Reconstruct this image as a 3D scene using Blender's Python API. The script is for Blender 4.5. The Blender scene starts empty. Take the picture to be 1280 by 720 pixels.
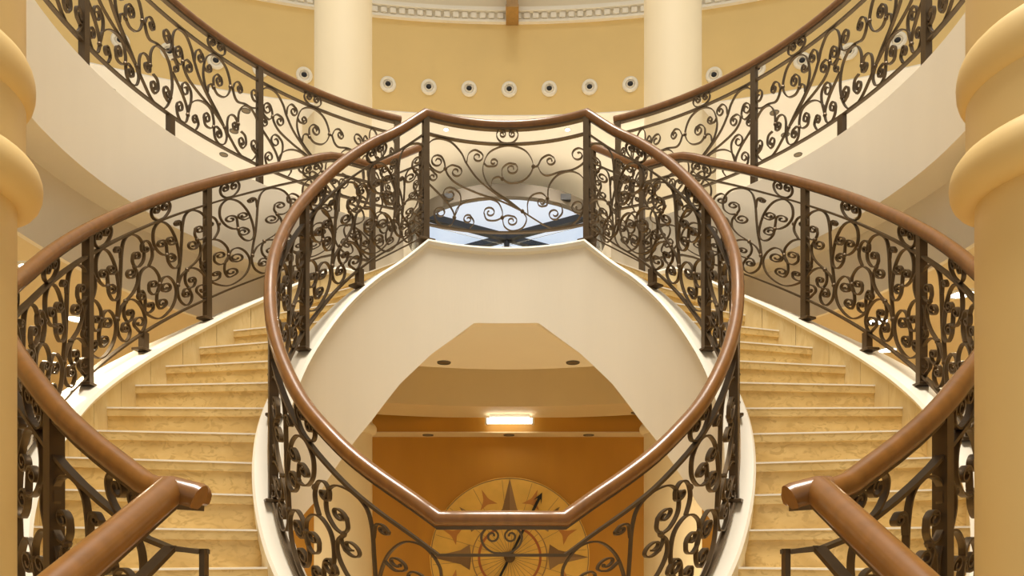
import bpy, bmesh, math, random
from mathutils import Vector, Matrix
random.seed(7)
scn = bpy.context.scene
COL = scn.collection
S = 0.8                      # one drawing unit in metres
R_ = math.radians

# ------------------------------------------------------------------ camera, light, exposure
cam_d = bpy.data.cameras.new('camera'); cam = bpy.data.objects.new('camera', cam_d); COL.objects.link(cam)
cam.location = (0.045*S, 0, 0); cam.rotation_euler = (math.pi/2, 0, 0)
cam_d.sensor_width = 36; cam_d.lens = 900/1280*36; cam_d.shift_y = (692-360)/1280
cam_d.clip_start = .02; cam_d.clip_end = 200
scn.camera = cam
W = bpy.data.worlds.new('world'); scn.world = W; W.use_nodes = True
W.node_tree.nodes['Background'].inputs[0].default_value = (1, .93, .82, 1)
W.node_tree.nodes['Background'].inputs[1].default_value = .56
scn.view_settings.view_transform = 'Standard'; scn.view_settings.look = 'None'
scn.view_settings.gamma = 1; scn.view_settings.use_curve_mapping = False
scn.view_settings.exposure = 0.0

def area(name, loc, size, energy, col, rot=(0, 0, 0), shape='DISK'):
    l = bpy.data.lights.new(name, 'AREA'); l.shape = shape; l.size = size*S; l.energy = energy; l.color = col
    o = bpy.data.objects.new(name, l); COL.objects.link(o)
    o.location = Vector(loc)*S; o.rotation_euler = rot
    return o
sky = area('rotunda_skylight', (0, .8, 19), 8, 980, (1, .925, .81)); sky.data.spread = R_(85)

# ------------------------------------------------------------------ materials
def mat(name, col, rough=.5, metal=0, spec=.5, coat=0, var=0, var_scale=3., col2=None, stretch=(1, 1, 1), bump=0, bump_scale=40., emit=None, emit_s=0, detail=4):
    m = bpy.data.materials.new(name); m.use_nodes = True
    nt = m.node_tree; b = nt.nodes['Principled BSDF']
    b.inputs['Base Color'].default_value = (*col, 1); b.inputs['Roughness'].default_value = rough
    b.inputs['Metallic'].default_value = metal; b.inputs['Specular IOR Level'].default_value = spec
    b.inputs['Coat Weight'].default_value = coat; b.inputs['Coat Roughness'].default_value = .12
    if emit: b.inputs['Emission Color'].default_value = (*emit, 1); b.inputs['Emission Strength'].default_value = emit_s
    if var or bump:
        tc = nt.nodes.new('ShaderNodeTexCoord'); mp = nt.nodes.new('ShaderNodeMapping')
        mp.inputs['Scale'].default_value = stretch
        nt.links.new(tc.outputs['Object'], mp.inputs['Vector'])
    if var:
        n = nt.nodes.new('ShaderNodeTexNoise'); n.inputs['Scale'].default_value = var_scale; n.inputs['Detail'].default_value = detail
        nt.links.new(mp.outputs[0], n.inputs['Vector'])
        rp = nt.nodes.new('ShaderNodeValToRGB'); rp.color_ramp.elements[0].position = .5-.28; rp.color_ramp.elements[1].position = .5+.28
        c2 = col2 or tuple(c*(1-var) for c in col)
        rp.color_ramp.elements[0].color = (*c2, 1); rp.color_ramp.elements[1].color = (*col, 1)
        nt.links.new(n.outputs['Fac'], rp.inputs[0]); nt.links.new(rp.outputs[0], b.inputs['Base Color'])
    if bump:
        n2 = nt.nodes.new('ShaderNodeTexNoise'); n2.inputs['Scale'].default_value = bump_scale
        nt.links.new(mp.outputs[0], n2.inputs['Vector'])
        bp = nt.nodes.new('ShaderNodeBump'); bp.inputs['Strength'].default_value = bump; bp.inputs['Distance'].default_value = .01
        nt.links.new(n2.outputs['Fac'], bp.inputs['Height']); nt.links.new(bp.outputs[0], b.inputs['Normal'])
    return m
M = {}
M['cream'] = mat('cream_plaster', (.85, .765, .61), .7, var=.05, var_scale=2.5, stretch=(2, 2, .25), bump=.05)
M['white'] = mat('white_plaster', (.80, .74, .61), .55, var=.03)
M['ceil'] = mat('ceiling_plaster', (.84, .76, .62), .8, var=.03)
M['ceil2'] = mat('white_ceiling_paint', (.84, .80, .73), .8, var=.03)
M['tan'] = mat('tan_plaster', (.76, .62, .37), .75, var=.05)
M['ochrecol'] = mat('ochre_column_plaster', (.74, .53, .22), .55, var=.06, var_scale=1.5)
M['tan2'] = mat('column_plaster', (.80, .68, .46), .6, var=.06, var_scale=1.5)
M['drum'] = mat('ochre_plaster', (.76, .54, .21), .65, var=.09, var_scale=1.2, bump=.08, bump_scale=25)
M['gold'] = mat('gold_leaf_wall', (.56, .275, .028), .45, metal=.15, var=.2, var_scale=2.2, stretch=(1, 1, .3), bump=.1, bump_scale=30)
M['stone'] = mat('cream_marble', (.74, .56, .26), .32, var=.34, var_scale=3.2, stretch=(1, 1, 2.2), detail=12)
M['stone2'] = mat('pale_marble', (.70, .56, .30), .35, var=.16, var_scale=4, stretch=(1, 1, .35), detail=9)
def marble(name, c0, c1, vein, scale, stretch):
    m = mat(name, c0, .3, spec=.5); nt = m.node_tree; b = nt.nodes['Principled BSDF']
    tc = nt.nodes.new('ShaderNodeTexCoord'); mp = nt.nodes.new('ShaderNodeMapping'); mp.inputs['Scale'].default_value = stretch
    nt.links.new(tc.outputs['Object'], mp.inputs['Vector'])
    def noise(sc, det, dist):
        n = nt.nodes.new('ShaderNodeTexNoise'); n.inputs['Scale'].default_value = sc; n.inputs['Detail'].default_value = det; n.inputs['Distortion'].default_value = dist
        nt.links.new(mp.outputs[0], n.inputs['Vector']); return n
    def ramp(n, p0, p1, a, c):
        r = nt.nodes.new('ShaderNodeValToRGB'); r.color_ramp.elements[0].position = p0; r.color_ramp.elements[1].position = p1
        r.color_ramp.elements[0].color = (*a, 1); r.color_ramp.elements[1].color = (*c, 1); nt.links.new(n.outputs['Fac'], r.inputs[0]); return r
    base = ramp(noise(scale, 8, .8), .36, .64, c1, c0)
    vn = ramp(noise(scale*2.3, 10, 2.5), .40, .47, (0, 0, 0), (1, 1, 1))
    mx = nt.nodes.new('ShaderNodeMix'); mx.data_type = 'RGBA'
    nt.links.new(vn.outputs[0], mx.inputs['Factor']); mx.inputs['A'].default_value = (*vein, 1); nt.links.new(base.outputs[0], mx.inputs['B'])
    nt.links.new(mx.outputs['Result'], b.inputs['Base Color']); return m
M['stone'] = marble('cream_marble', (.76, .58, .27), (.64, .46, .19), (.60, .43, .18), 5.5, (1, 1, 1.6))
M['stone2'] = marble('pale_marble', (.73, .60, .34), (.64, .49, .24), (.66, .52, .27), 7, (1, 1, .35))
M['glint'] = mat('painted_nosing_glint', (.95, .92, .84), .25)  # pale colour stands in for the highlight along the tread edges
M['wood'] = mat('brown_wood', (.225, .092, .018), .33, spec=.35, coat=.4, var=.35, var_scale=5, stretch=(6, 6, 1.5), detail=6)
M['iron'] = mat('bronze_iron', (.13, .085, .042), .42, metal=.6, var=.3, var_scale=14)
M['steel'] = mat('brushed_steel', (.15, .13, .105), .65, spec=.2, metal=.2)
M['dark'] = mat('dark_frame', (.02, .02, .022), .35)
M['black'] = mat('black_core', (.006, .005, .005), .6)
M['glasslit'] = mat('lit_white_panel', (.12, .13, .15), .3, emit=(.82, .89, 1), emit_s=.8)
M['lamp'] = mat('lamp_glow', (1, 1, 1), .3, emit=(1, .93, .8), emit_s=9)
M['lampoff'] = mat('lamp_recess', (.16, .12, .07), .4, metal=.5)
M['tube'] = mat('tube_glow', (1, 1, 1), .3, emit=(1, .97, .9), emit_s=5)
M['lampwhite'] = mat('lamp_housing', (.8, .78, .7), .4)
M['dialgold'] = mat('dial_gold', (.88, .58, .13), .6, metal=0, var=.2, var_scale=6, bump=.06)
M['dialbrown'] = mat('dial_brown', (.22, .13, .055), .5)
M['dialbrown2'] = mat('dial_brown_pale', (.30, .19, .085), .5)
M['dialorange'] = mat('dial_orange', (.50, .22, .05), .5)
M['dialred'] = mat('dial_red', (.40, .13, .035), .5)
M['oak'] = mat('honey_wood', (.42, .23, .06), .5, var=.3, var_scale=6, stretch=(4, 4, 1))
M['floor'] = mat('floor_marble', (.76, .66, .46), .25, var=.15, var_scale=1.5)
gm = bpy.data.materials.new('clear_glass'); gm.use_nodes = True
b = gm.node_tree.nodes['Principled BSDF']; b.inputs['Base Color'].default_value = (.9, .95, 1, 1); b.inputs['Transmission Weight'].default_value = 1
b.inputs['Roughness'].default_value = .05; b.inputs['IOR'].default_value = 1.1
M['glass'] = gm

# ------------------------------------------------------------------ mesh helpers
def mesh_from(verts, faces, name, smooth=35):
    me = bpy.data.meshes.new(name); me.from_pydata([(v[0]*S, v[1]*S, v[2]*S) for v in verts], [], faces)
    bm = bmesh.new(); bm.from_mesh(me); bmesh.ops.recalc_face_normals(bm, faces=bm.faces); bm.to_mesh(me); bm.free()
    if smooth:
        me.shade_smooth(); me.set_sharp_from_angle(angle=R_(smooth))
    me.update(); return me
def link(name, me, m, parent=None, label=None, kind=None):
    if m and not me.materials: me.materials.append(M[m])
    o = bpy.data.objects.new(name, me); COL.objects.link(o)
    if parent: o.parent = parent; o.matrix_parent_inverse = Matrix.Translation(parent.location).inverted()
    if label: o['label'] = label
    if kind: o['kind'] = kind
    return o
def mk(name, verts, faces, m, parent=None, label=None, kind=None, smooth=35):
    return link(name, mesh_from(verts, faces, name, smooth), m, parent, label, kind)
def thing(name, label, cat, loc=(0, 0, 0), group=None):
    o = bpy.data.objects.new(name, None); COL.objects.link(o); o.location = Vector(loc)*S; o.empty_display_size = .1
    o['label'] = label; o['category'] = cat
    if group: o['group'] = group
    return o
def tag(o, label, cat, group=None):
    o['label'] = label; o['category'] = cat
    if group: o['group'] = group
    return o
def box_vf(x0, x1, y0, y1, z0, z1):
    v = [(x, y, z) for x in (x0, x1) for y in (y0, y1) for z in (z0, z1)]
    f = [(0, 1, 3, 2), (4, 6, 7, 5), (0, 4, 5, 1), (2, 3, 7, 6), (0, 2, 6, 4), (1, 5, 7, 3)]
    return v, f
def box(name, x0, x1, y0, y1, z0, z1, m, parent=None, **k):
    v, f = box_vf(x0, x1, y0, y1, z0, z1); return mk(name, v, f, m, parent, smooth=0, **k)
def join(parts):
    V, F = [], []
    for v, f in parts:
        n = len(V); V += list(v); F += [tuple(i+n for i in q) for q in f]
    return V, F
def grid_loft(rings, close_u=True, caps=True):
    """rings: list of equal-length point lists"""
    n = len(rings[0]); V = [p for r in rings for p in r]; F = []
    for i in range(len(rings)-1):
        for j in range(n if close_u else n-1):
            k = (j+1) % n; F.append((i*n+j, i*n+k, (i+1)*n+k, (i+1)*n+j))
    if caps: F.append(tuple(range(n))); F.append(tuple(range((len(rings)-1)*n, len(rings)*n)))
    return V, F
def lathe_vf(cx, cy, prof, n=32, axis='z', caps=True):
    rings = []
    for r, h in prof:
        ring = []
        for i in range(n):
            a = 2*math.pi*i/n
            if axis == 'z': ring.append((cx+r*math.cos(a), cy+r*math.sin(a), h))
            else: ring.append((cx+r*math.cos(a), h, cy+r*math.sin(a)))      # axis y, (cx, cz)
        rings.append(ring)
    return grid_loft(rings, True, caps)
def lathe(name, cx, cy, prof, m, parent=None, n=32, axis='z', **k):
    v, f = lathe_vf(cx, cy, prof, n, axis); return mk(name, v, f, m, parent, **k)
def interp(tab):
    """monotone cubic through (x, y) pairs"""
    xs = [t[0] for t in tab]; ys = [t[1] for t in tab]; n = len(xs)
    d = [(ys[i+1]-ys[i])/(xs[i+1]-xs[i]) for i in range(n-1)]
    m = [d[0]]+[0 if d[i-1]*d[i] <= 0 else 2*d[i-1]*d[i]/(d[i-1]+d[i]) for i in range(1, n-1)]+[d[-1]]
    def f(x):
        if x <= xs[0]: return ys[0]
        if x >= xs[-1]: return ys[-1]
        i = max(k for k in range(n-1) if xs[k] <= x); h = xs[i+1]-xs[i]; t = (x-xs[i])/h
        return (2*t**3-3*t*t+1)*ys[i]+(t**3-2*t*t+t)*h*m[i]+(-2*t**3+3*t*t)*ys[i+1]+(t**3-t*t)*h*m[i+1]
    return f

# ------------------------------------------------------------------ the stair's plan and elevation
D = 4.5                        # axis of the round well
RI, RO, RB = 1.39, 2.57, 2.78  # inner railing, outer railing, balcony railing
def pol(r, ph, z, s=-1):       # ph in degrees, 0 = front, 180 = back; s = -1 left flight, +1 right flight
    a = R_(ph); return (s*r*math.sin(a), D-r*math.cos(a), z)
_h1 = interp([(11.4, .15), (17, .245), (23.4, .345), (30, .455), (36.8, .585), (44, .73), (52, .925), (60, 1.13), (70, 1.41), (78.3, 1.675), (88, 1.94), (99.2, 2.25), (109, 2.51), (122, 2.85), (133.6, 3.115), (142.4, 3.285), (152.5, 3.505)])
def hand_i(p): return _h1(min(p, 360-p) if p > 180 else abs(p))
hand_o = interp([(18, .165), (22.5, .18), (25.9, .255), (29.9, .353), (34.2, .467), (38.5, .595), (50, .90), (60, 1.15), (71.9, 1.45), (78.2, 1.65), (86.7, 1.934), (96.2, 2.255), (105, 2.55), (112, 2.774), (122.3, 3.086), (134.2, 3.411), (144, 3.62), (151, 3.63)])
zi = interp([(11.4, -.9), (30, -.56), (52.6, -.068), (60, .125), (67.4, .322), (74.8, .52), (82.2, .717), (90, .911), (98, 1.12), (106.8, 1.328), (117, 1.55), (128.5, 1.77), (141, 2.1), (152.5, 2.42)])
zo = interp([(22.5, -.9), (38.5, -.47), (52.6, -.08), (60, .12), (67.4, .322), (74.8, .515), (82.2, .712), (89.6, .911), (96.7, 1.121), (103.9, 1.328), (111.6, 1.55), (119.2, 1.77), (126.8, 1.985), (134.5, 2.2), (142, 2.42)])
def inv(f, z, a=5., b=175.):
    for _ in range(50):
        c = (a+b)/2
        if f(c) < z: a = c
        else: b = c
    return (a+b)/2
def curb_i(p): return max(hand_i(p)-1.02, zi(p)+.07) if p < 120 else hand_i(p)-1.02
_co = interp([(18, -.80), (22.5, -.79), (30, -.62), (38.5, -.39), (52.6, -.03), (60, .17), (67.4, .375), (74.8, .585), (82.2, .84), (89.6, 1.06), (96.7, 1.265), (103.9, 1.475), (111.6, 1.70), (119.2, 1.93), (126.8, 2.15), (134.5, 2.37), (142, 2.58)])
def curb_o(p): return _co(p)
def linear(tab):
    def f(x):
        if x <= tab[0][0]: return tab[0][1]
        for (a, p), (c, q) in zip(tab[:-1], tab[1:]):
            if x <= c: return p+(q-p)*(x-a)/(c-a)
        return tab[-1][1]
    return f
bot_i = linear([(0, -1.5), (11.4, -1.5), (40, -1.2), (60, -.72), (80, -.17), (92, .12), (98, .22), (106, .34), (115, .564), (123.8, .793), (131.9, 1.0), (142.5, 1.312), (154, 1.585), (169, 1.868), (180, 1.872)])
LAND, FLOORF = 2.42, -.9

# ------------------------------------------------------------------ the setting
def sector(rin, rout, z0, z1, p0, p1, n, s=-1):
    """annular slab; rin/rout/z may be functions of phi"""
    g = lambda q, p: q(p) if callable(q) else q
    rings = []
    for i in range(n+1):
        p = p0+(p1-p0)*i/n
        rings.append([pol(g(rin, p), p, g(z0, p), s), pol(g(rin, p), p, g(z1, p), s), pol(g(rout, p), p, g(z1, p), s), pol(g(rout, p), p, g(z0, p), s)])
    return grid_loft(rings)
def struct(name, v, f, m, smooth=35):
    return mk(name, v, f, m, None, kind='structure', smooth=smooth)
struct('floor', *box_vf(-12, 12, -4, 13, -3.4, -3.2), 'floor', 0)
# main floor with its round opening: top slab, fascia, lower ceiling
parts = []
def rin_f(p): return RB-.045 if p < 158 else RB+.9
for s in (-1, 1):
    parts.append(sector(rin_f, 7.5, 2.5, 3.2, 40, 158, 48, s))
v, f = join(parts); struct('floor_upper', v, f, 'cream')
v, f = join([box_vf(-8, 8, 8.05, 17.3, 2.54, 3.25)]); fb = struct('floor_entrance', v, f, 'ceil', 0)
parts = [sector(3.03, 9.5, 2.0, 2.54, 35, 146, 44, s) for s in (-1, 1)]
v, f = join(parts); struct('ceiling_lower', v, f, 'tan')
v, f = join([sector(3.0, 3.04, 1.985, 2.54, 35, 146, 44, s) for s in (-1, 1)]); struct('trim_fascia', v, f, 'cream')
parts = [sector(5.4, 6.25, 2.02, 2.54, 146, 180, 20, s) for s in (-1, 1)]
v, f = join(parts); struct('ceiling_back', v, f, 'tan')
struct('trim_1', *box_vf(-6, 6, 10.69, 11.3, 1.805, 2.06), 'gold', 0)
struct('trim_2', *box_vf(-6, 6, 10.67, 11.3, 1.79, 1.806), 'tan', 0)
struct('wall_back', *box_vf(-9, 9, 11.05, 11.25, -3.2, 2.5), 'gold', 0)
for s in (-1, 1):
    struct('wall_left' if s < 0 else 'wall_right', *box_vf(s*9, s*9.2, -2, 11.2, -3.2, 2.1), 'tan', 0)
# upper hall
DR, DY = 15.0, -3.5
def arc_wall(r0, r1, z0, z1, a, n=64):
    rings = []
    for i in range(n+1):
        t = R_(-a+2*a*i/n); q = lambda r, z: (r*math.sin(t), DY+r*math.cos(t), z)
        rings.append([q(r0, z0), q(r0, z1), q(r1, z1), q(r1, z0)])
    return grid_loft(rings)
struct('wall_drum', *arc_wall(DR, DR+.3, 7.0, 8.45, 38), 'drum')
struct('wall_drum_upper', *arc_wall(DR+.02, DR+.3, 8.45, 10.2, 38), 'tan2')
cor = struct('trim_cornice', *join([arc_wall(DR-.06, DR+.05, 8.45, 8.49, 38), arc_wall(DR-.03, DR+.05, 8.49, 8.6, 38), arc_wall(DR-.1, DR+.05, 8.6, 8.66, 38)]), 'white')
dm = mesh_from(*box_vf(-.045, .045, -.03, .03, -.04, .04), 'dentil', 0); dm.materials.append(M['white'])
for i in range(-46, 47):
    t = R_(i*.54); o = link('dentil', dm, None, cor)
    o.location = Vector(((DR-.045)*math.sin(t), DY+(DR-.045)*math.cos(t), 8.545))*S; o.rotation_euler = (0, 0, -t)
rings = []
for i in range(49):
    t = R_(-38+76*i/48); rings.append([((DR-.004)*math.sin(t), DY+(DR-.004)*math.cos(t), 6.985), (30*math.sin(t), DY+30*math.cos(t), 6.985), (30*math.sin(t), DY+30*math.cos(t), 7.1), ((DR-.004)*math.sin(t), DY+(DR-.004)*math.cos(t), 7.001)])
struct('ceiling', *grid_loft(rings), 'ceil2')
struct('wall_entrance', *box_vf(-14, 14, 17.3, 17.5, 3.2, 7.05), 'cream', 0)
for s in (-1, 1):
    pts = [(-2.95, 11.2), (-3.37, 11.72), (-2.9, 12.2), (-2.3, 11.6)]
    v, f = grid_loft([[(s*-x if s > 0 else x, y, z) for x, y in pts] for z in (3.25, 7.0)])
    struct('wall_pier_left' if s < 0 else 'wall_pier_right', v, f, 'tan2', 0)

# ------------------------------------------------------------------ air nozzles on the drum
def nozzle():
    t = thing('air_nozzle', 'white round air nozzle with black centre on the ochre wall', 'air vent', group='air nozzles along the ochre wall')
    P = []
    for nm, prof, m in (('flange', [(.07, 0), (.07, -.02), (.085, -.035), (.105, -.035), (.122, -.02), (.126, 0)], 'white'),
                        ('collar', [(.066, .0), (.066, -.012), (.052, -.03), (.046, -.03), (.042, 0)], 'cream'),
                        ('core', [(.041, 0), (.041, -.012), (.03, -.03), (.001, -.034)], 'black')):
        v, f = lathe_vf(0, 0, prof, 28, 'y'); o = mk(nm, v, f, m, t); P.append(o)
    return t, P
n0, np_ = nozzle()
for k in range(-9, 10):
    a = R_(k*2.443)
    if k == -9: t, ps = n0, np_
    else:
        t = n0.copy(); COL.objects.link(t); ps = []
        for q in np_:
            c = q.copy(); COL.objects.link(c); c.parent = t; c.matrix_parent_inverse = Matrix(); ps.append(c)
    t.location = Vector(((DR-.003)*math.sin(a), DY+(DR-.003)*math.cos(a), 7.41))*S; t.rotation_euler = (0, 0, -a)
for q in np_: q.matrix_parent_inverse = Matrix()

# wooden bracket above the cornice
t = thing('wooden_bracket', 'honey coloured wooden beam end above the white cornice', 'bracket', (.05, 11.2, 8.45))
box('beam', -.04, .14, 11.12, 11.49, 8.47, 9.4, 'oak', t); box('end_cap', -.05, .15, 11.10, 11.49, 8.43, 8.47, 'oak', t)

# ------------------------------------------------------------------ columns
def ring_prof(r, z, out, h):
    return [(r+out*math.cos(a)**.8 if abs(a) < 1.56 else r, z+h*math.sin(a)) for a in [R_(-90+180*i/10) for i in range(11)]]
for s in (-1, 1):
    t = thing('round_column', 'tall smooth cream column rising past the ochre wall', 'column', (s*1.875, 8.2, -3.2), 'columns behind the stair landing')
    lathe('shaft', s*1.875, 8.2, [(.325, -3.2), (.32, 9.6)], 'tan2', t, 40)
    lathe('ring', s*1.875, 8.2, ring_prof(.3, 1.42, .075, .065), 'tan2', t, 40)
    t = thing('ringed_column', 'ochre cream column with two bulging rings beside the stair rail', 'column', (s*1.5, 1.88, -3.2), 'ringed columns at the stair foot')
    lathe('shaft', s*1.5, 1.88, [(.209, -3.2), (.209, 1.0)], 'ochrecol', t, 48)
    lathe('upper_shaft', s*1.5, 1.88, [(.23, 1.0), (.23, 3.4)], 'ochrecol', t, 48)
    for z, o in ((1.01, .055), (1.285, .038)):
        lathe('ring', s*1.5, 1.88, ring_prof(.215, z, o, .068), 'ochrecol', t, 48)

# ------------------------------------------------------------------ stair flights
nose = [2.2, 1.985, 1.77, 1.55, 1.328, 1.121, .911, .717, .52, .322, .125, -.068, -.265, -.47, -.68]
def flight(s):
    t = thing('curved_stair_flight', 'curved flight of cream marble steps with white edged side walls', 'stairs', pol(2, 30, -1.2, s), 'twin curved flights around the well')
    levels = [LAND]+nose+[FLOORF]
    # step faces: nosing k at z levels[k] for k>=0 ; levels[0] is the landing edge
    for k in range(len(levels)-1):
        z, zb = levels[k], levels[k+1]
        pi_, po_ = inv(zi, z), inv(zo, z)
        def edge(off):                     # line inner->outer moved along the going by off (towards the lower step)
            a = Vector(pol(1.44, pi_, 0, s)); c = Vector(pol(2.49, po_, 0, s)); d = (c-a).normalized()
            nrm = Vector((-d.y, d.x, 0))
            low = Vector(pol(2, (pi_+po_)/2-5, 0, s))
            if (low-(a+c)/2).dot(nrm) < 0: nrm.negate()
            return a+nrm*off, c+nrm*off
        f0, f1 = edge(.004)
        if k: pu_i, pu_o = inv(zi, levels[k-1]), inv(zo, levels[k-1])
        else: pu_i, pu_o = pi_-.6, po_-.1
        b0, b1 = Vector(pol(1.44, pu_i+1.5, 0, s)), Vector(pol(2.49, pu_o+1.0, 0, s))
        def prism(z0, z1, q): return grid_loft([[(p.x, p.y, zz) for p in q] for zz in (z0, z1)])
        mk('tread', *prism(z-.055, z-.001, [f0, f1, b1, b0]), 'stone', t, smooth=0)
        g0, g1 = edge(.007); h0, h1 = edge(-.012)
        mk('nosing_glint', *prism(z-.0085, z+.001, [g0, g1, h1, h0]), 'glint', t, smooth=0)  # light grazing the polished tread edge, modelled as a thin pale bar
        r0, r1 = edge(-.006); q0, q1 = edge(-.05)
        mk('riser', *prism(zb-.02, z-.055, [r0, r1, q1, q0]), 'stone', t, smooth=0)
    # inner side wall, its white cap, soffit, outer wall, cap and marble slabs
    mk('inner_stringer', *sector(1.35, 1.46, bot_i, lambda p: curb_i(p)-.05, 11.4, 152.5, 70, s), 'cream', t)
    rings = []
    for i in range(71):
        p = 11.4+(152.5-11.4)*i/70; c = curb_i(p)
        rings.append([pol(r, p, c+dz, s) for r, dz in ((1.35, -.06), (1.325, -.045), (1.318, -.02), (1.335, 0), (1.475, 0), (1.487, -.02), (1.48, -.12), (1.45, -.12))])
    mk('inner_curb', *grid_loft(rings), 'white', t)
    bot_o = lambda p: zo(p)-.75
    rings = []
    for i in range(61):
        p = 20+(150-20)*i/60
        rings.append([pol(1.36, p, bot_i(p)+.0, s), pol(2.66, p, max(bot_o(p), bot_i(p)-.1), s), pol(2.66, p, max(bot_o(p), bot_i(p)-.1)+.04, s), pol(1.36, p, bot_i(p)+.05, s)])
    mk('soffit', *grid_loft(rings), 'cream', t)
    mk('outer_stringer', *sector(2.50, 2.66, lambda p: max(bot_o(p), bot_i(p)-.1), lambda p: curb_o(p)-.04, 20, 151, 66, s), 'cream', t)
    rings = []
    for i in range(67):
        p = 20+(151-20)*i/66; c = curb_o(p)
        rings.append([pol(r, p, c+dz, s) for r, dz in ((2.465, -.045), (2.455, -.02), (2.47, 0), (2.68, 0), (2.69, -.02), (2.68, -.045))])
    mk('outer_curb', *grid_loft(rings), 'white', t)
    bounds = [20]+[inv(zo, (levels[k]+levels[k+1])/2) for k in range(len(levels)-2, -1, -1)]+[151]
    for a, c in zip(bounds[:-1], bounds[1:]):
        n = 4; g = .06
        mk('stone_panel', *sector(2.475, 2.505, lambda p: zo(p)-.35, lambda p: curb_o(p)-.042, a+g, c-g, n, s), 'stone2', t)
for s in (-1, 1): flight(s)

t = thing('stair_landing', 'cream landing slab bridging the two flights under the scroll railing', 'landing', (0, 6, 1.87))
rings = []
for i in range(41):
    k = i/40; a, c = 153.3+(206.7-153.3)*k, 142.8+(217.2-142.8)*k
    rings.append([pol(1.45, a, 1.872), pol(1.45, a, LAND), pol(2.485, c, LAND), pol(2.485, c, 1.872)])
mk('slab', *grid_loft(rings), 'ceil', t)
mk('slab', *sector(2.485, 2.82, 1.872, LAND, 151.2, 208.8, 24), 'ceil', t)
for s in (-1, 1): mk('cheek_wall', *sector(2.695, 2.74, 1.875, 3.2, 149.5, 158, 8, s), 'cream', t)
def both(f): return lambda p: f(p if p <= 180 else 360-p)
mk('stringer', *sector(1.35, 1.46, both(bot_i), lambda p: both(curb_i)(p)-.05, 152.5, 207.5, 44), 'cream', t)
rings = []
for i in range(31):
    p = 152.5+55*i/30; c = both(curb_i)(p)
    rings.append([pol(r, p, c+dz) for r, dz in ((1.35, -.06), (1.325, -.045), (1.318, -.02), (1.335, 0), (1.475, 0), (1.487, -.02), (1.48, -.12), (1.45, -.12))])
mk('curb', *grid_loft(rings), 'white', t)
for k in range(4):
    y0 = 7.0+.3*k; w = lambda y: .404*(y-4.5)
    mk('step', *grid_loft([[(-w(y0), y0, z), (w(y0), y0, z), (w(8.05), 8.05, z), (-w(8.05), 8.05, z)] for z in (LAND+.2075*k-.02, LAND+.2075*(k+1))]), 'stone', t, smooth=0)
t = thing('foot_landing', 'marble landing where the two curved flights begin', 'landing', (0, 2.5, -1.5))
mk('slab', *sector(1.455, 2.62, -1.1, FLOORF, -19.8, 19.8, 20), 'stone', t)
for s in (-1, 1): mk('slab', *grid_loft([[pol(1.455, 19.8+(inv(zi, -.68)+.6-19.8)*i/8, z, s) if r == 0 else pol(2.485, 19.8+(inv(zo, -.68)+.6-19.8)*i/8, z, s) for r, z in ((0, -1.1), (0, FLOORF), (1, FLOORF), (1, -1.1))] for i in range(9)]), 'stone', t)
mk('stringer', *sector(1.35, 1.46, -1.5, lambda p: hand_i(p)-1.07, -11.4, 11.4, 10), 'cream', t)
mk('curb', *sector(1.32, 1.48, lambda p: hand_i(p)-1.08, lambda p: hand_i(p)-1.02, -11.4, 11.4, 10), 'white', t)
t = thing('entry_stair_flight', 'straight flight of marble steps up to the foot landing', 'stairs', (0, 1, -3.2))
for k in range(11):
    box('step', -1.0, 1.0, 1.98-.33*(k+1), 1.98-.33*k if k else 2.14, -3.2, FLOORF-.2*(k+1)-.002*k, 'stone', t)

# ------------------------------------------------------------------ railings
# the scroll patterns, traced in the plane of the rail: strokes of way-points, a spiral end is ('o', cx, cy)
# pattern B: compact unit of the stair rails; local pixels, x 112..357
B_raw = [
 [('o', 117, 254), (103, 254), (104, 232), (117, 218), (134, 230), (144, 262), (144, 292), (132, 326)],
 [(203, 289), (184, 284), (163, 262), (149, 222), (152, 172), (175, 145), (206, 160), (232, 210), (246, 270), (250, 322), (240, 346), (223, 343), (208, 318), (203, 289)],
 [(203, 289), (201, 262), (199, 238), ('o', 181, 240)],
 [(238, 236), (222, 246), (208, 238), ('o', 218, 226)],
 [(203, 289), (215, 283), (229, 290), ('o', 218, 304)],
 [('o', 241, 156), (232, 154), (242, 144), (255, 152), (259, 190)],
 [(318, 228), (338, 226), (356, 200), (355, 152), (335, 114), (300, 101), (273, 120), (262, 166), (258, 240), (254, 310), (246, 380), (243, 440), (252, 485), (274, 509), (292, 498), (298, 470), (287, 437)],
 [(318, 228), (309, 205), (311, 180), ('o', 326, 186)],
 [(318, 228), (323, 246), (314, 266), ('o', 302, 250)],
 [(318, 228), (330, 255), (330, 290), (312, 325), (280, 356), (258, 382), (245, 420)],
 [(287, 437), (305, 428), (312, 406), ('o', 298, 403)],
 [(287, 437), (275, 415), (272, 385), (281, 357), (303, 350), (331, 365), (354, 400), (364, 438), (357, 470), (342, 481), (327, 466), ('o', 339, 444)],
 [(287, 437), (270, 440), (263, 460), ('o', 277, 461)],
 [(360, 410), (363, 370), (360, 338), (348, 321), (335, 332), ('o', 348, 343)],
 [(175, 410), (185, 386), (205, 380), (227, 405), (238, 450), (226, 505), (196, 544), (165, 555), (126, 530), (101, 480), (91, 412), (99, 352), (125, 329), (151, 340), (171, 375), (175, 410)],
 [(175, 410), (168, 440), (150, 451), (134, 434), (132, 408), ('o', 149, 408)],
 [(175, 410), (184, 438), (201, 445), ('o', 197, 425)],
 [(175, 410), (164, 450), (164, 490), (176, 515), (194, 506), ('o', 183, 491)],
 [(113, 515), (130, 525), (147, 514), (150, 493), ('o', 138, 494)],
]
B_nodes = [(203, 289), (318, 228), (287, 437), (175, 410), (280, 356), (146, 256), (245, 420)]
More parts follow.
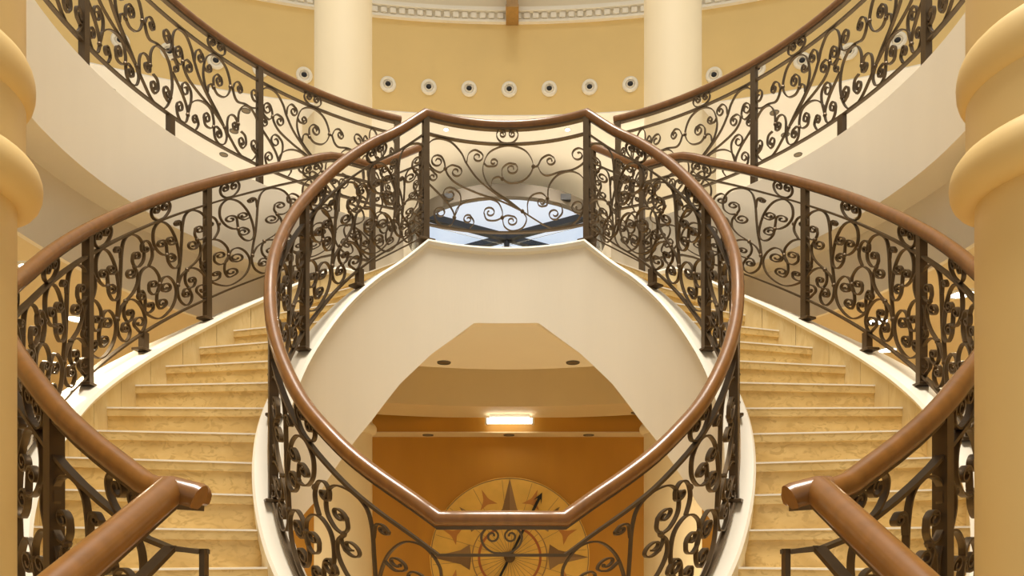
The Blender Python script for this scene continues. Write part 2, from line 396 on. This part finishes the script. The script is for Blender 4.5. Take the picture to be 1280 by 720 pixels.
def normB(x, y):
    ys = 203-.345*x; yb = 655-.49*x
    return (x-112)/245, (yb-y)/(yb-ys)
# pattern A: wide unit of the landing and balcony rails; local pixels, x 40..810
A_raw = [
 [(135, 295), (106, 314), (62, 282), (43, 215), (60, 162), (100, 142), (160, 156), (210, 210), (236, 266), (290, 345), (380, 425), (500, 512), (560, 555), (620, 592), (680, 603), (742, 580), (792, 510), (812, 420), (790, 342), (735, 309), (670, 325), (627, 380), (620, 445)],
 [(236, 266), (246, 216), (275, 195), (304, 208), ('o', 289, 230)],
 [(135, 295), (130, 262), (116, 234), (96, 226), ('o', 97, 257)],
 [(135, 295), (165, 276), (196, 282), ('o', 187, 309)],
 [(43, 300), (62, 298), (82, 318), ('o', 74, 338)],
 [(135, 295), (150, 330), (190, 370), (280, 415), (400, 460), (500, 512)],
 [(500, 512), (440, 460), (352, 390), (316, 320), (319, 258), (352, 200), (430, 171), (510, 195), (549, 258), (541, 312), (500, 355), (442, 365), (405, 343)],
 [(405, 343), (405, 292), (435, 264), (468, 268), ('o', 450, 291)],
 [(405, 343), (386, 333), (360, 346), (352, 384)],
 [(318, 262), (334, 278), (362, 279), ('o', 364, 258)],
 [(549, 280), (572, 277), (592, 240), (625, 222), (650, 236), ('o', 633, 252)],
 [(572, 277), (590, 314), (620, 328), (680, 310), (740, 300), (790, 270), (808, 230), (793, 200), ('o', 768, 225)],
 [(42, 360), (120, 440), (165, 500), (178, 545), (160, 585), (120, 590), (90, 560), (80, 522), ('o', 109, 521)],
 [(178, 545), (194, 492), (250, 456), (320, 446), (380, 462), (404, 508), (405, 545)],
 [(178, 545), (206, 470), (205, 424), (178, 396), ('o', 156, 425)],
 [(252, 600), (271, 568), (252, 532), ('o', 243, 553)],
 [(405, 545), (372, 560), (332, 555), (318, 520), ('o', 346, 518)],
 [(405, 545), (430, 534), (462, 540), ('o', 450, 562)],
 [(500, 512), (520, 552), (500, 598), (452, 614), (416, 592), (405, 545)],
 [(527, 530), (525, 470), (546, 430), (590, 418), (620, 445)],
 [(620, 445), (616, 480), (592, 488), ('o', 592, 467)],
 [(645, 472), (682, 480), (690, 520), (664, 554), ('o', 653, 527)],
 [(804, 490), (780, 524), (748, 518), ('o', 768, 492)],
]
A_nodes = [(135, 295), (500, 512), (405, 343), (552, 280), (620, 445), (178, 545), (405, 545)]
def normA(x, y):
    q = ((x-425)/385)**2; ys = 168-48*q; yb = 618-46*q
    return (x-40)/770, (yb-y)/(yb-ys)
def catmull(P, n=6):
    out = []
    for i in range(len(P)-1):
        p0 = P[i-1] if i else P[0]*2-P[1]; p1, p2 = P[i], P[i+1]; p3 = P[i+2] if i+2 < len(P) else P[-1]*2-P[-2]
        for j in range(n):
            t = j/n
            out.append(.5*((2*p1)+(p2-p0)*t+(2*p0-5*p1+4*p2-p3)*t*t+(3*p1-p0-3*p2+p3)*t**3))
    out.append(P[-1]); return out
def stroke(raw):
    raw = list(raw)
    if raw[0][0] == 'o': raw.reverse()
    c = None
    if raw[-1][0] == 'o': c = Vector(raw.pop()[1:])
    P = [Vector(p) for p in raw]
    if c is not None:
        r = P[-1]-c; d = P[-1]-P[-2]; sgn = 1 if r.x*d.y-r.y*d.x > 0 else -1
        r0 = r.length; a0 = math.atan2(r.y, r.x); turns = 1.2; r1 = r0*.26
        sp = [c+Vector((math.cos(a0+sgn*2*math.pi*turns*k/11), math.sin(a0+sgn*2*math.pi*turns*k/11)))*(r0+(r1-r0)*(k/11)**1.25) for k in range(1, 12)]
        return catmull(P, 6)[:-1]+catmull([P[-1]]+sp, 3)
    return catmull(P, 6)
PAT = {'B': ([[normB(*p) for p in stroke(r)] for r in B_raw], [normB(*p) for p in B_nodes], .27),
       'A': ([[normA(*p) for p in stroke(r)] for r in A_raw], [normA(*p) for p in A_nodes], .505)}
# heart: two curls rising from the lower bar to the handrail; centre 0, pixels +-60 wide, 0..75 high
heart = [stroke([(0, 0), (-28, 4), (-52, 24), (-58, 52), (-40, 74), (-18, 66), ('o', -27, 50)]), stroke([(0, 0), (28, 4), (52, 24), (58, 52), (40, 74), (18, 66), ('o', 27, 50)])]

def bar_mesh(P, N, w, th):
    """flat bar: P points, N horizontal normals (width direction)"""
    rings = []
    for i, p in enumerate(P):
        T = (P[min(i+1, len(P)-1)]-P[max(i-1, 0)])
        if T.length < 1e-9: T = Vector((0, 0, 1))
        T.normalize(); n = (N[i]-T*N[i].dot(T)).normalized(); B = T.cross(n)
        rings.append([tuple(p+n*w/2*a+B*th/2*b) for a, b in ((1, 1), (-1, 1), (-1, -1), (1, -1))])
    return grid_loft(rings)
HPROF = [(.036*math.cos(R_(a)), .036*math.sin(R_(a))) for a in range(-20, 201, 22)]+[(-.030, -.024), (-.021, -.031), (.021, -.031), (.030, -.024)]
def sweep(P, N, prof):
    rings = []
    for i, p in enumerate(P):
        a = P[i]-P[i-1] if i else P[1]-P[0]; c = P[i+1]-P[i] if i+1 < len(P) else a
        a = a.normalized(); c = c.normalized(); T = (a+c).normalized(); k = 1/max(.5, T.dot(a))
        n = (N[i]-T*N[i].dot(T)).normalized(); U = n.cross(T)
        if U.z < 0: U.negate()
        rings.append([tuple(p+n*x+U*y*k) for x, y in prof])
    return grid_loft(rings)
collar_me = None
class Rail:
    """a railing along pos(u) -> plan point, hand(u) -> height of handrail centre"""
    def __init__(self, label, group, pos, nrm, hand, sub=.157, bot=.88, loc=(0, 0, 0), name='scroll_railing', rail_scale=1.0):
        self.t = thing(name, label, 'railing', loc, group); self.pos, self.nrm, self.hand, self.sub, self.bot = pos, nrm, hand, sub, bot
        self.rs = rail_scale
    def at(self, u, z): x, y = self.pos(u); return Vector((x, y, z))
    def bars(self, us, ext_hand=None):
        N = [Vector((*self.nrm(u), 0)) for u in us]; H = [self.at(u, self.hand(u)) for u in us]
        mk('handrail', *sweep(H, N, [(x*self.rs, y*self.rs) for x, y in HPROF]), 'wood', self.t, 'polished brown wooden handrail', smooth=50)
        mk('handrail_core', *sweep([p-Vector((0, 0, .04)) for p in H], N, [(-.02, -.006), (.02, -.006), (.02, .012), (-.02, .012)]), 'iron', self.t)
        self.flat('upper_bar', us, self.sub); self.flat('lower_bar', us, self.bot)
    def flat(self, nm, us, off):
        N = [Vector((*self.nrm(u), 0)) for u in us]; P = [self.at(u, self.hand(u)-off) for u in us]
        mk(nm, *sweep(P, N, [(-.016, -.0065), (.016, -.0065), (.016, .0065), (-.016, .0065)]), 'iron', self.t)
    def post(self, u, foot, top=None, w=.024):
        z1 = self.hand(u)-.03 if top is None else top
        p = self.at(u, 0); n = Vector((*self.nrm(u), 0)); tt = Vector((-n.y, n.x, 0))
        ring = lambda h, z, f=1.: [tuple(p+n*a*h*f+tt*b*h+Vector((0, 0, z))) for a, b in ((1, 1), (-1, 1), (-1, -1), (1, -1))]
        o = mk('post' if top is None else 'stub_post', *grid_loft([ring(w, foot), ring(w, z1)]), 'iron', self.t, smooth=0)
        mk('base_plate', *grid_loft([ring(w*2.7, foot-.012, .72), ring(w*2.7, foot+.002, .72), ring(w*2.5, foot+.006, .72)]), 'iron', o, smooth=0)
    def stub(self, u, foot): self.post(u, foot, self.hand(u)-self.bot)
    def unit(self, u0, u1, pat='B', heart_on=True, rev=False, w=.023, th=.0086, clip=None, collars=True):
        st, nodes, hs = PAT[pat]
        def mp(s_, t_):
            u = u0+(u1-u0)*s_; h = self.hand(u); zb, zs = h-self.bot+.008, h-self.sub-.006
            return u, self.at(u, zb+t_*(zs-zb))
        for q in st:
            P, N = [], []
            for s_, t_ in q:
                t_ = min(max(t_, .004), .996); u, p = mp(s_, t_); P.append(p); N.append(Vector((*self.nrm(u), 0)))
            mk('scroll', *bar_mesh(P, N, w, th), 'iron', self.t, smooth=40)
        if collars:
            for s_, t_ in nodes:
                u, p = mp(s_, t_); self.collar(p)
        if heart_on: self.heart(u0+(u1-u0)*hs, w, th)
    def collar(self, p):
        global collar_me
        if collar_me is None:
            collar_me = mesh_from(*lathe_vf(0, 0, [(.004, -.017), (.013, -.011), (.017, 0), (.013, .011), (.004, .017)], 8), 'collar'); collar_me.materials.append(M['iron'])
        o = link('collar', collar_me, None, self.t); o.location = p*S
    def heart(self, u, w=.023, th=.0086):
        e = .01; a = self.at(u, 0); c = self.at(u+e, 0); L = (c-a).length/e
        k = (self.sub-.045)/75
        for q in heart:
            P, N = [], []
            for x, y in q:
                uu = u+x*k/L; P.append(self.at(uu, self.hand(uu)-self.sub+.008+y*k)); N.append(Vector((*self.nrm(uu), 0)))
            mk('heart_curl', *bar_mesh(P, N, w, th), 'iron', self.t, smooth=40)
def frange(a, b, step):
    n = max(1, round(abs(b-a)/step)); return [a+(b-a)*i/n for i in range(n+1)]

# inner railing: a closed loop around the well; u = degrees, 0 front, grows to the left, 180 back, -180 on the right
def pos_i(u): x, y, _ = pol(RI, u, 0); return x, y
def nrm_c(u): a = R_(u); return -math.sin(a), -math.cos(a)
inner = Rail('scrolled iron railing with brown handrail looping round the open well', None, pos_i, nrm_c, hand_i, loc=(0, 3.1, -.87))
us = frange(-180, -152.5, 2.5)[:-1]+frange(-152.5, -11.4, 2.35)[:-1]+frange(-11.4, 11.4, 2.85)[:-1]+frange(11.4, 152.5, 2.35)[:-1]+frange(152.5, 180, 2.5)
inner.bars(us)
for s in (1, -1):
    for p in (152.5, 104, 63): inner.post(s*p, curb_i(p)+.012)
    for p in (128.3, 83.5): inner.stub(s*p, curb_i(p)+.012)
    for a, c in ((6.5, 36.5), (36.5, 63), (63, 83.5), (83.5, 104), (104, 128.3), (128.3, 152.5)): inner.unit(s*a, s*c, heart_on=a > 10)
inner.unit(152.5, 207.5, 'A', w=.02, th=.0072)
inner.heart(0)

for s in (-1, 1):
    g = 'outer railings of the twin flights'
    pos = (lambda s: lambda u: pol(RO, u, 0, s)[:2])(s); nrm = (lambda s: lambda u: (s*math.sin(R_(u)), -math.cos(R_(u))))(s)
    o = Rail('scrolled iron railing with brown handrail on the outer edge of a curved flight', g, pos, nrm, hand_o, sub=.162, bot=.895, loc=pol(RO, 35, -.4, s))
    o.bars(frange(19.5, 151, 2.3))
    for p in (115.3, 88.6, 62, 35.2, 150.6): o.post(p, curb_o(p)+.012)
    for p in (133, 101.5, 75.3, 48.6): o.stub(p, curb_o(p)+.012)
    for a, c in ((22.5, 35.2), (35.2, 48.6), (48.6, 62), (62, 75.3), (75.3, 88.6), (88.6, 101.5), (101.5, 115.3), (115.3, 133), (133, 150.6)): o.unit(a, c)
    # short rail climbing the last steps behind the landing
    A_, B_ = Vector(pol(RO, 151, 3.63, s)), Vector((s*.823, 7.1, 4.02)); dd = (B_-A_); n_ = Vector((-dd.y, dd.x, 0)).normalized()
    mk('handrail', *sweep([A_+dd*t for t in (0, .5, 1)], [n_]*3, HPROF), 'wood', o.t)
    for off in (.162, .895): mk('upper_bar', *sweep([A_+dd*t-Vector((0, 0, off)) for t in (0, 1)], [n_]*2, [(-.016, -.0065), (.016, -.0065), (.016, .0065), (-.016, .0065)]), 'iron', o.t)
    sv = o.pos, o.nrm, o.hand
    o.pos = lambda u: (A_+dd*u).to_2d(); o.nrm = lambda u: (n_.x, n_.y); o.hand = lambda u: (A_+dd*u).z
    o.unit(.03, .97, 'B'); o.post(.96, LAND+.2075+.012)
    o.pos, o.nrm, o.hand = sv
    # turned end at the foot: curve in, short stub, then the entry rail runs down towards the hall
    E0 = Vector(pol(RO, 19.5, hand_o(19.5), s)); E1 = Vector((s*.835, 1.86, .165)); E2 = Vector((s*.778, 1.87, .15))
    nn = Vector((0, 1, 0))
    mk('handrail_return', *sweep([E0, (E0+E1)/2+Vector((0, -.02, 0)), E1], [Vector((*nrm(21), 0))]*3, HPROF), 'wood', o.t)
    mk('handrail_end', *sweep([E1+Vector((s*.03, 0, 0)), E1, E2, E2+Vector((-s*.012, 0, -.006))], [nn]*4, HPROF), 'wood', o.t)

    Q = Vector((s*.768, 1.9, .005))
    v, f = join([bar_mesh([Vector(pol(RO, 19.5, hand_o(19.5)-.162, s)), Q], [Vector((0, 1, 0)), Vector((0, 1, 0))], .03, .012), bar_mesh([Q+Vector((0, 0, .008)), Vector((Q.x, Q.y, FLOORF-.2))], [Vector((0, 1, 0))]*2, .028, .014)])
    mk('end_bar', v, f, 'iron', o.t, smooth=0)
    e = Rail('scrolled iron railing with thick brown handrail down the entry steps', 'entry step railings', (lambda s: lambda u: (s*.837, u))(s), lambda u: (1, 0), lambda u: .165-.49*(1.86-u), sub=.15, bot=.86, loc=(s*.837, 0, -1.5), rail_scale=1.05)
    e.bars(frange(1.86, -1.2, .2))
    mk('end_bar', *bar_mesh([Vector((s*.837, 1.86, .015)), Vector((s*.775, 1.885, .005))], [Vector((0, 1, 0))]*2, .03, .012), 'iron', e.t, smooth=0)
    e.unit(1.22, 1.78, 'B'); e.unit(.66, 1.22, 'B'); e.unit(.1, .66, 'B')
    for p in (.64, -.6): e.post(p, FLOORF-.2*max(1, math.ceil((1.98-p)/.33))+.012)

    gb = 'balcony railings of the upper floor'
    pos = (lambda s: lambda u: pol(RB+.03, u, 0, s)[:2])(s)
    q = Rail('scrolled iron railing with brown handrail along the upper balcony edge', gb, pos, nrm, lambda u: 4.28, sub=.15, bot=.89, loc=pol(RB+.03, 110, 3.2, s))
    q.bars(frange(62, 158, 2.3))
    for p in (61.7, 95.7, 129.7, 157.2): q.post(p, 3.212)
    for p in (78.7, 112.4, 145): q.stub(p, 3.212)
    for a, c in ((61.7, 78.7), (78.7, 95.7), (95.7, 112.7), (112.7, 129.7), (129.7, 150.5)): q.unit(a, c, 'A', w=.023, th=.0085)
    q.unit(150.7, 157, 'B', heart_on=False)

# ------------------------------------------------------------------ revolving door beyond the landing
DX, DYC, DRr = -.06, 14.5, 1.9
t = thing('revolving_door', 'steel ringed revolving door with a lit white ceiling behind the landing', 'revolving door', (DX, DYC, 3.25))
def annulus(r0, r1, z0, z1, a0=0, a1=360, n=48):
    rings = []
    for i in range(n+1):
        a = R_(a0+(a1-a0)*i/n); rings.append([(DX+r*math.cos(a), DYC+r*math.sin(a), z) for r, z in ((r0, z0), (r0, z1), (r1, z1), (r1, z0))])
    return grid_loft(rings)
mk('canopy_ring', *annulus(DRr-.05, DRr+.08, 6.22, 6.44), 'steel', t)
lathe('canopy_roof', DX, DYC, [(DRr+.07, 6.43), (1.6, 6.57), (.01, 6.6)], 'lampwhite', t, 48)  # hidden top, made white to bounce light onto the ceiling
lathe('lit_ceiling', DX, DYC, [(DRr-.12, 6.42), (1.5, 6.5), (1.5, 6.54)], 'glasslit', t, 48)
lathe('centre_shaft', DX, DYC, [(.06, 3.25), (.06, 6.45)], 'dark', t, 16)
for k, a in enumerate((31, 149, 211, 329)):
    ca, sa = math.cos(R_(a)), math.sin(R_(a))
    def bar(r0, r1, z0, z1, w): return grid_loft([[(DX+r*ca-b*sa, DYC+r*sa+b*ca, z) for b, z in ((-w, z0), (w, z0), (w, z1), (-w, z1))] for r in (r0, r1)])
    wgl = mk('wing_glass', *bar(.06, 1.78, 3.4, 6.2, .01), 'glass', t, smooth=0)
    v, f = join([bar(.04, 1.8, 6.3, 6.43, .07), bar(.06, 1.8, 3.27, 3.42, .04), bar(1.72, 1.8, 3.3, 6.3, .04)])
    mk('wing_frame', v, f, 'dark', wgl, smooth=0)
for a0, a1 in ((150, 210), (-30, 30)):
    gl = mk('curved_glass', *annulus(DRr-.02, DRr, 3.3, 6.22, a0, a1, 16), 'glass', t)
    for a in (a0, a1):
        x, y = DX+DRr*math.cos(R_(a)), DYC+DRr*math.sin(R_(a))
        mk('jamb', *box_vf(x-.05, x+.05, y-.05, y+.05, 3.25, 6.25), 'steel', gl, smooth=0)
for x in (-1.08, 1.0):
    y = DYC-math.sqrt((DRr+.08)**2-(x-DX)**2)
    o = box('sensor', x-.09, x+.09, y-.06, y+.03, 6.28, 6.38, 'black', t)

# ------------------------------------------------------------------ lower hall: dial, ceiling lamps
DZ, DYW, DXX = -.055, 11.05, .01
t = thing('wall_dial', 'round golden compass dial with brown points and a dark arrow hand', 'dial', (DXX, DYW, DZ))
lathe('face', DXX, DZ, [(1.225, DYW+.0), (1.225, DYW-.03), (1.21, DYW-.045), (.001, DYW-.045)], 'dialgold', t, 96, 'y')
def flat_poly(nm, pts, m, depth, th=.008, parent=t):
    v, f = grid_loft([[(DXX+x, DYW-d, DZ+z) for x, z in pts] for d in (depth, depth+th)]); return mk(nm, v, f, m, parent, smooth=0)
def rot(pts, a): c, s_ = math.cos(R_(a)), math.sin(R_(a)); return [(x*c+z*s_, -x*s_+z*c) for x, z in pts]
U = 1.228/398
for k in range(8):
    a = 45*k; tip, bw, base = (390, 64, 190) if k % 2 == 0 else (352, 46, 215)
    flat_poly('compass_point', rot([(0, base*U), (-bw*U, (base+8)*U), (-bw*.55*U, (base+52)*U), (0, tip*U)], a), 'dialbrown', .045)
    flat_poly('compass_point', rot([(0, base*U), (0, tip*U), (bw*.55*U, (base+52)*U), (bw*U, (base+8)*U)], a), 'dialbrown2', .045)
    P = []
    for i in range(3):                       # concave orange star with three tips
        A0 = Vector((62*math.sin(R_(120*i)), 62*math.cos(R_(120*i)))); A1 = Vector((62*math.sin(R_(120*i+120)), 62*math.cos(R_(120*i+120))))
        for j in range(5):
            q = A0.lerp(A1, j/5); P.append(q*(1-.42*math.sin(math.pi*j/5)))
    flat_poly('orange_star', rot([(p.x*U*.85, (p.y+300)*U) for p in P], a+22.5), 'dialorange', .045)
for r0, r1, m in ((183, 188, 'dialbrown2'), (146, 158, 'dialred'), (388, 392, 'dialbrown2')):
    rings = []
    for i in range(65):
        a = 2*math.pi*i/64; rings.append([(DXX+r*U*math.cos(a), DYW-d, DZ+r*U*math.sin(a)) for r, d in ((r0, .04), (r0, .051), (r1, .051), (r1, .04))])
    mk('ring', *grid_loft(rings), m, t)
for k in range(32):
    flat_poly('engraved_line', rot([(-.003, .08), (.003, .08), (.003, 1.18 if k % 2 else .56), (-.003, 1.18 if k % 2 else .56)], k*11.25+5.6), 'dialbrown2', .0455, .002)
hd = flat_poly('hand', rot([(-5*U, -330*U), (5*U, -330*U), (7*U, 325*U), (22*U, 305*U), (0, 358*U), (-22*U, 305*U), (-7*U, 325*U)], 26.6), 'black', .075, .012)
lathe('hub', DXX, DZ, [(.085, DYW-.04), (.085, DYW-.09), (.05, DYW-.12), (.001, DYW-.125)], 'iron', t, 24, 'y')

t = thing('emergency_light', 'glowing white tube light under the lower ceiling above the dial', 'lamp', (.01, 10.45, 2.02))
box('mount', -.28, .30, 10.42, 10.5, 1.97, 2.02, 'lampwhite', t)
box('tube', -.32, .35, 10.4, 10.52, 1.895, 1.96, 'tube', t)
for x in (-.33, .35): box('end_cap', x-.015, x+.015, 10.39, 10.53, 1.88, 1.97, 'lampwhite', t)
def downlight(x, y, z, r, lit, label, group, energy=0, col=(1, .84, .58)):
    t = thing('downlight', label, 'lamp', (x, y, z), group)
    lathe('trim_ring', x, y, [(r*.8, z+.002), (r*.8, z-.012), (r, z-.012), (r*1.06, z+.002)], 'steel' if not lit else 'lampwhite', t, 20)
    lathe('lens', x, y, [(r*.8, z-.003), (r*.8, z-.008)], 'lamp' if lit else 'lampoff', t, 20)
    if energy:
        l = bpy.data.lights.new('downlight_lamp', 'SPOT'); l.energy = energy; l.spot_size = R_(150); l.spot_blend = 1; l.color = col; l.shadow_soft_size = .06
        o = bpy.data.objects.new('downlight_lamp', l); COL.objects.link(o); o.location = Vector((x, y, z-.04))*S; o.parent = t; o.matrix_parent_inverse = Matrix.Translation(t.location).inverted()
for x in (-.62, .64): downlight(x, 7.04, 1.872, .065, False, 'dark recessed downlight under the stair landing', 'downlights under the landing')
for x in (-2.12, 1.83): downlight(x, 10.3, 2.02, .08, False, 'dark recessed downlight beside the tube light', 'downlights beside the tube light')
for x in (-1.22, .0, 1.2): downlight(x, 10.85, 1.79, .08, False, 'dark recessed downlight above the golden wall', 'downlights above the golden wall')
for s, L in ((-1, ((-3.3, 5.02), (-3.65, 6.12))), (1, ((3.5, 5.53), (3.18, 6.18), (3.72, 7.05)))):
    for x, y in L: downlight(x, y, 2.0, .1, True, 'bright recessed downlight in the lower ceiling beyond the outer railing', 'lit downlights beyond the outer railings', 150)
for x, y in ((-4.6, 8.3), (4.6, 8.3), (-5.4, 6.6), (5.4, 6.6), (-5.6, 4.6), (5.6, 4.6), (-4.9, 9.8), (4.9, 9.8)):  # added lamps, mostly out of sight, to brighten the lower hall by bounce
    downlight(x, y, 2.0, .1, True, 'added fill downlight deep under the lower ceiling', 'added fill downlights deep in the lower hall', 135)
for x in (-1.04, .96, 2.25): downlight(x, 11.85, 6.985, .05, True, 'bright recessed downlight in the ceiling above the entrance', 'lit downlights above the entrance', 220, (1, .92, .8))
for x, y in ((-8.5, 12.5), (8.5, 12.5), (-7.5, 15), (7.5, 15), (-4.5, 15.8), (4.5, 15.8)):  # added out-of-view lamps whose floor bounce brightens the upper ceiling
    downlight(x, y, 6.985, .12, True, 'added fill downlight far back in the upper hall ceiling', 'added fill downlights far back in the upper hall', 400, (1, .94, .84))
for x, y in ((-4.15, 11.35), (-4.55, 11.9), (-5.0, 12.6), (-6.0, 10.85), (4.2, 11.4), (4.6, 12.0), (5.05, 12.6), (6.1, 10.85)):
    downlight(x, y, 6.985, .07, False, 'dark recessed downlight in the upper ceiling', 'unlit downlights in the upper ceiling')
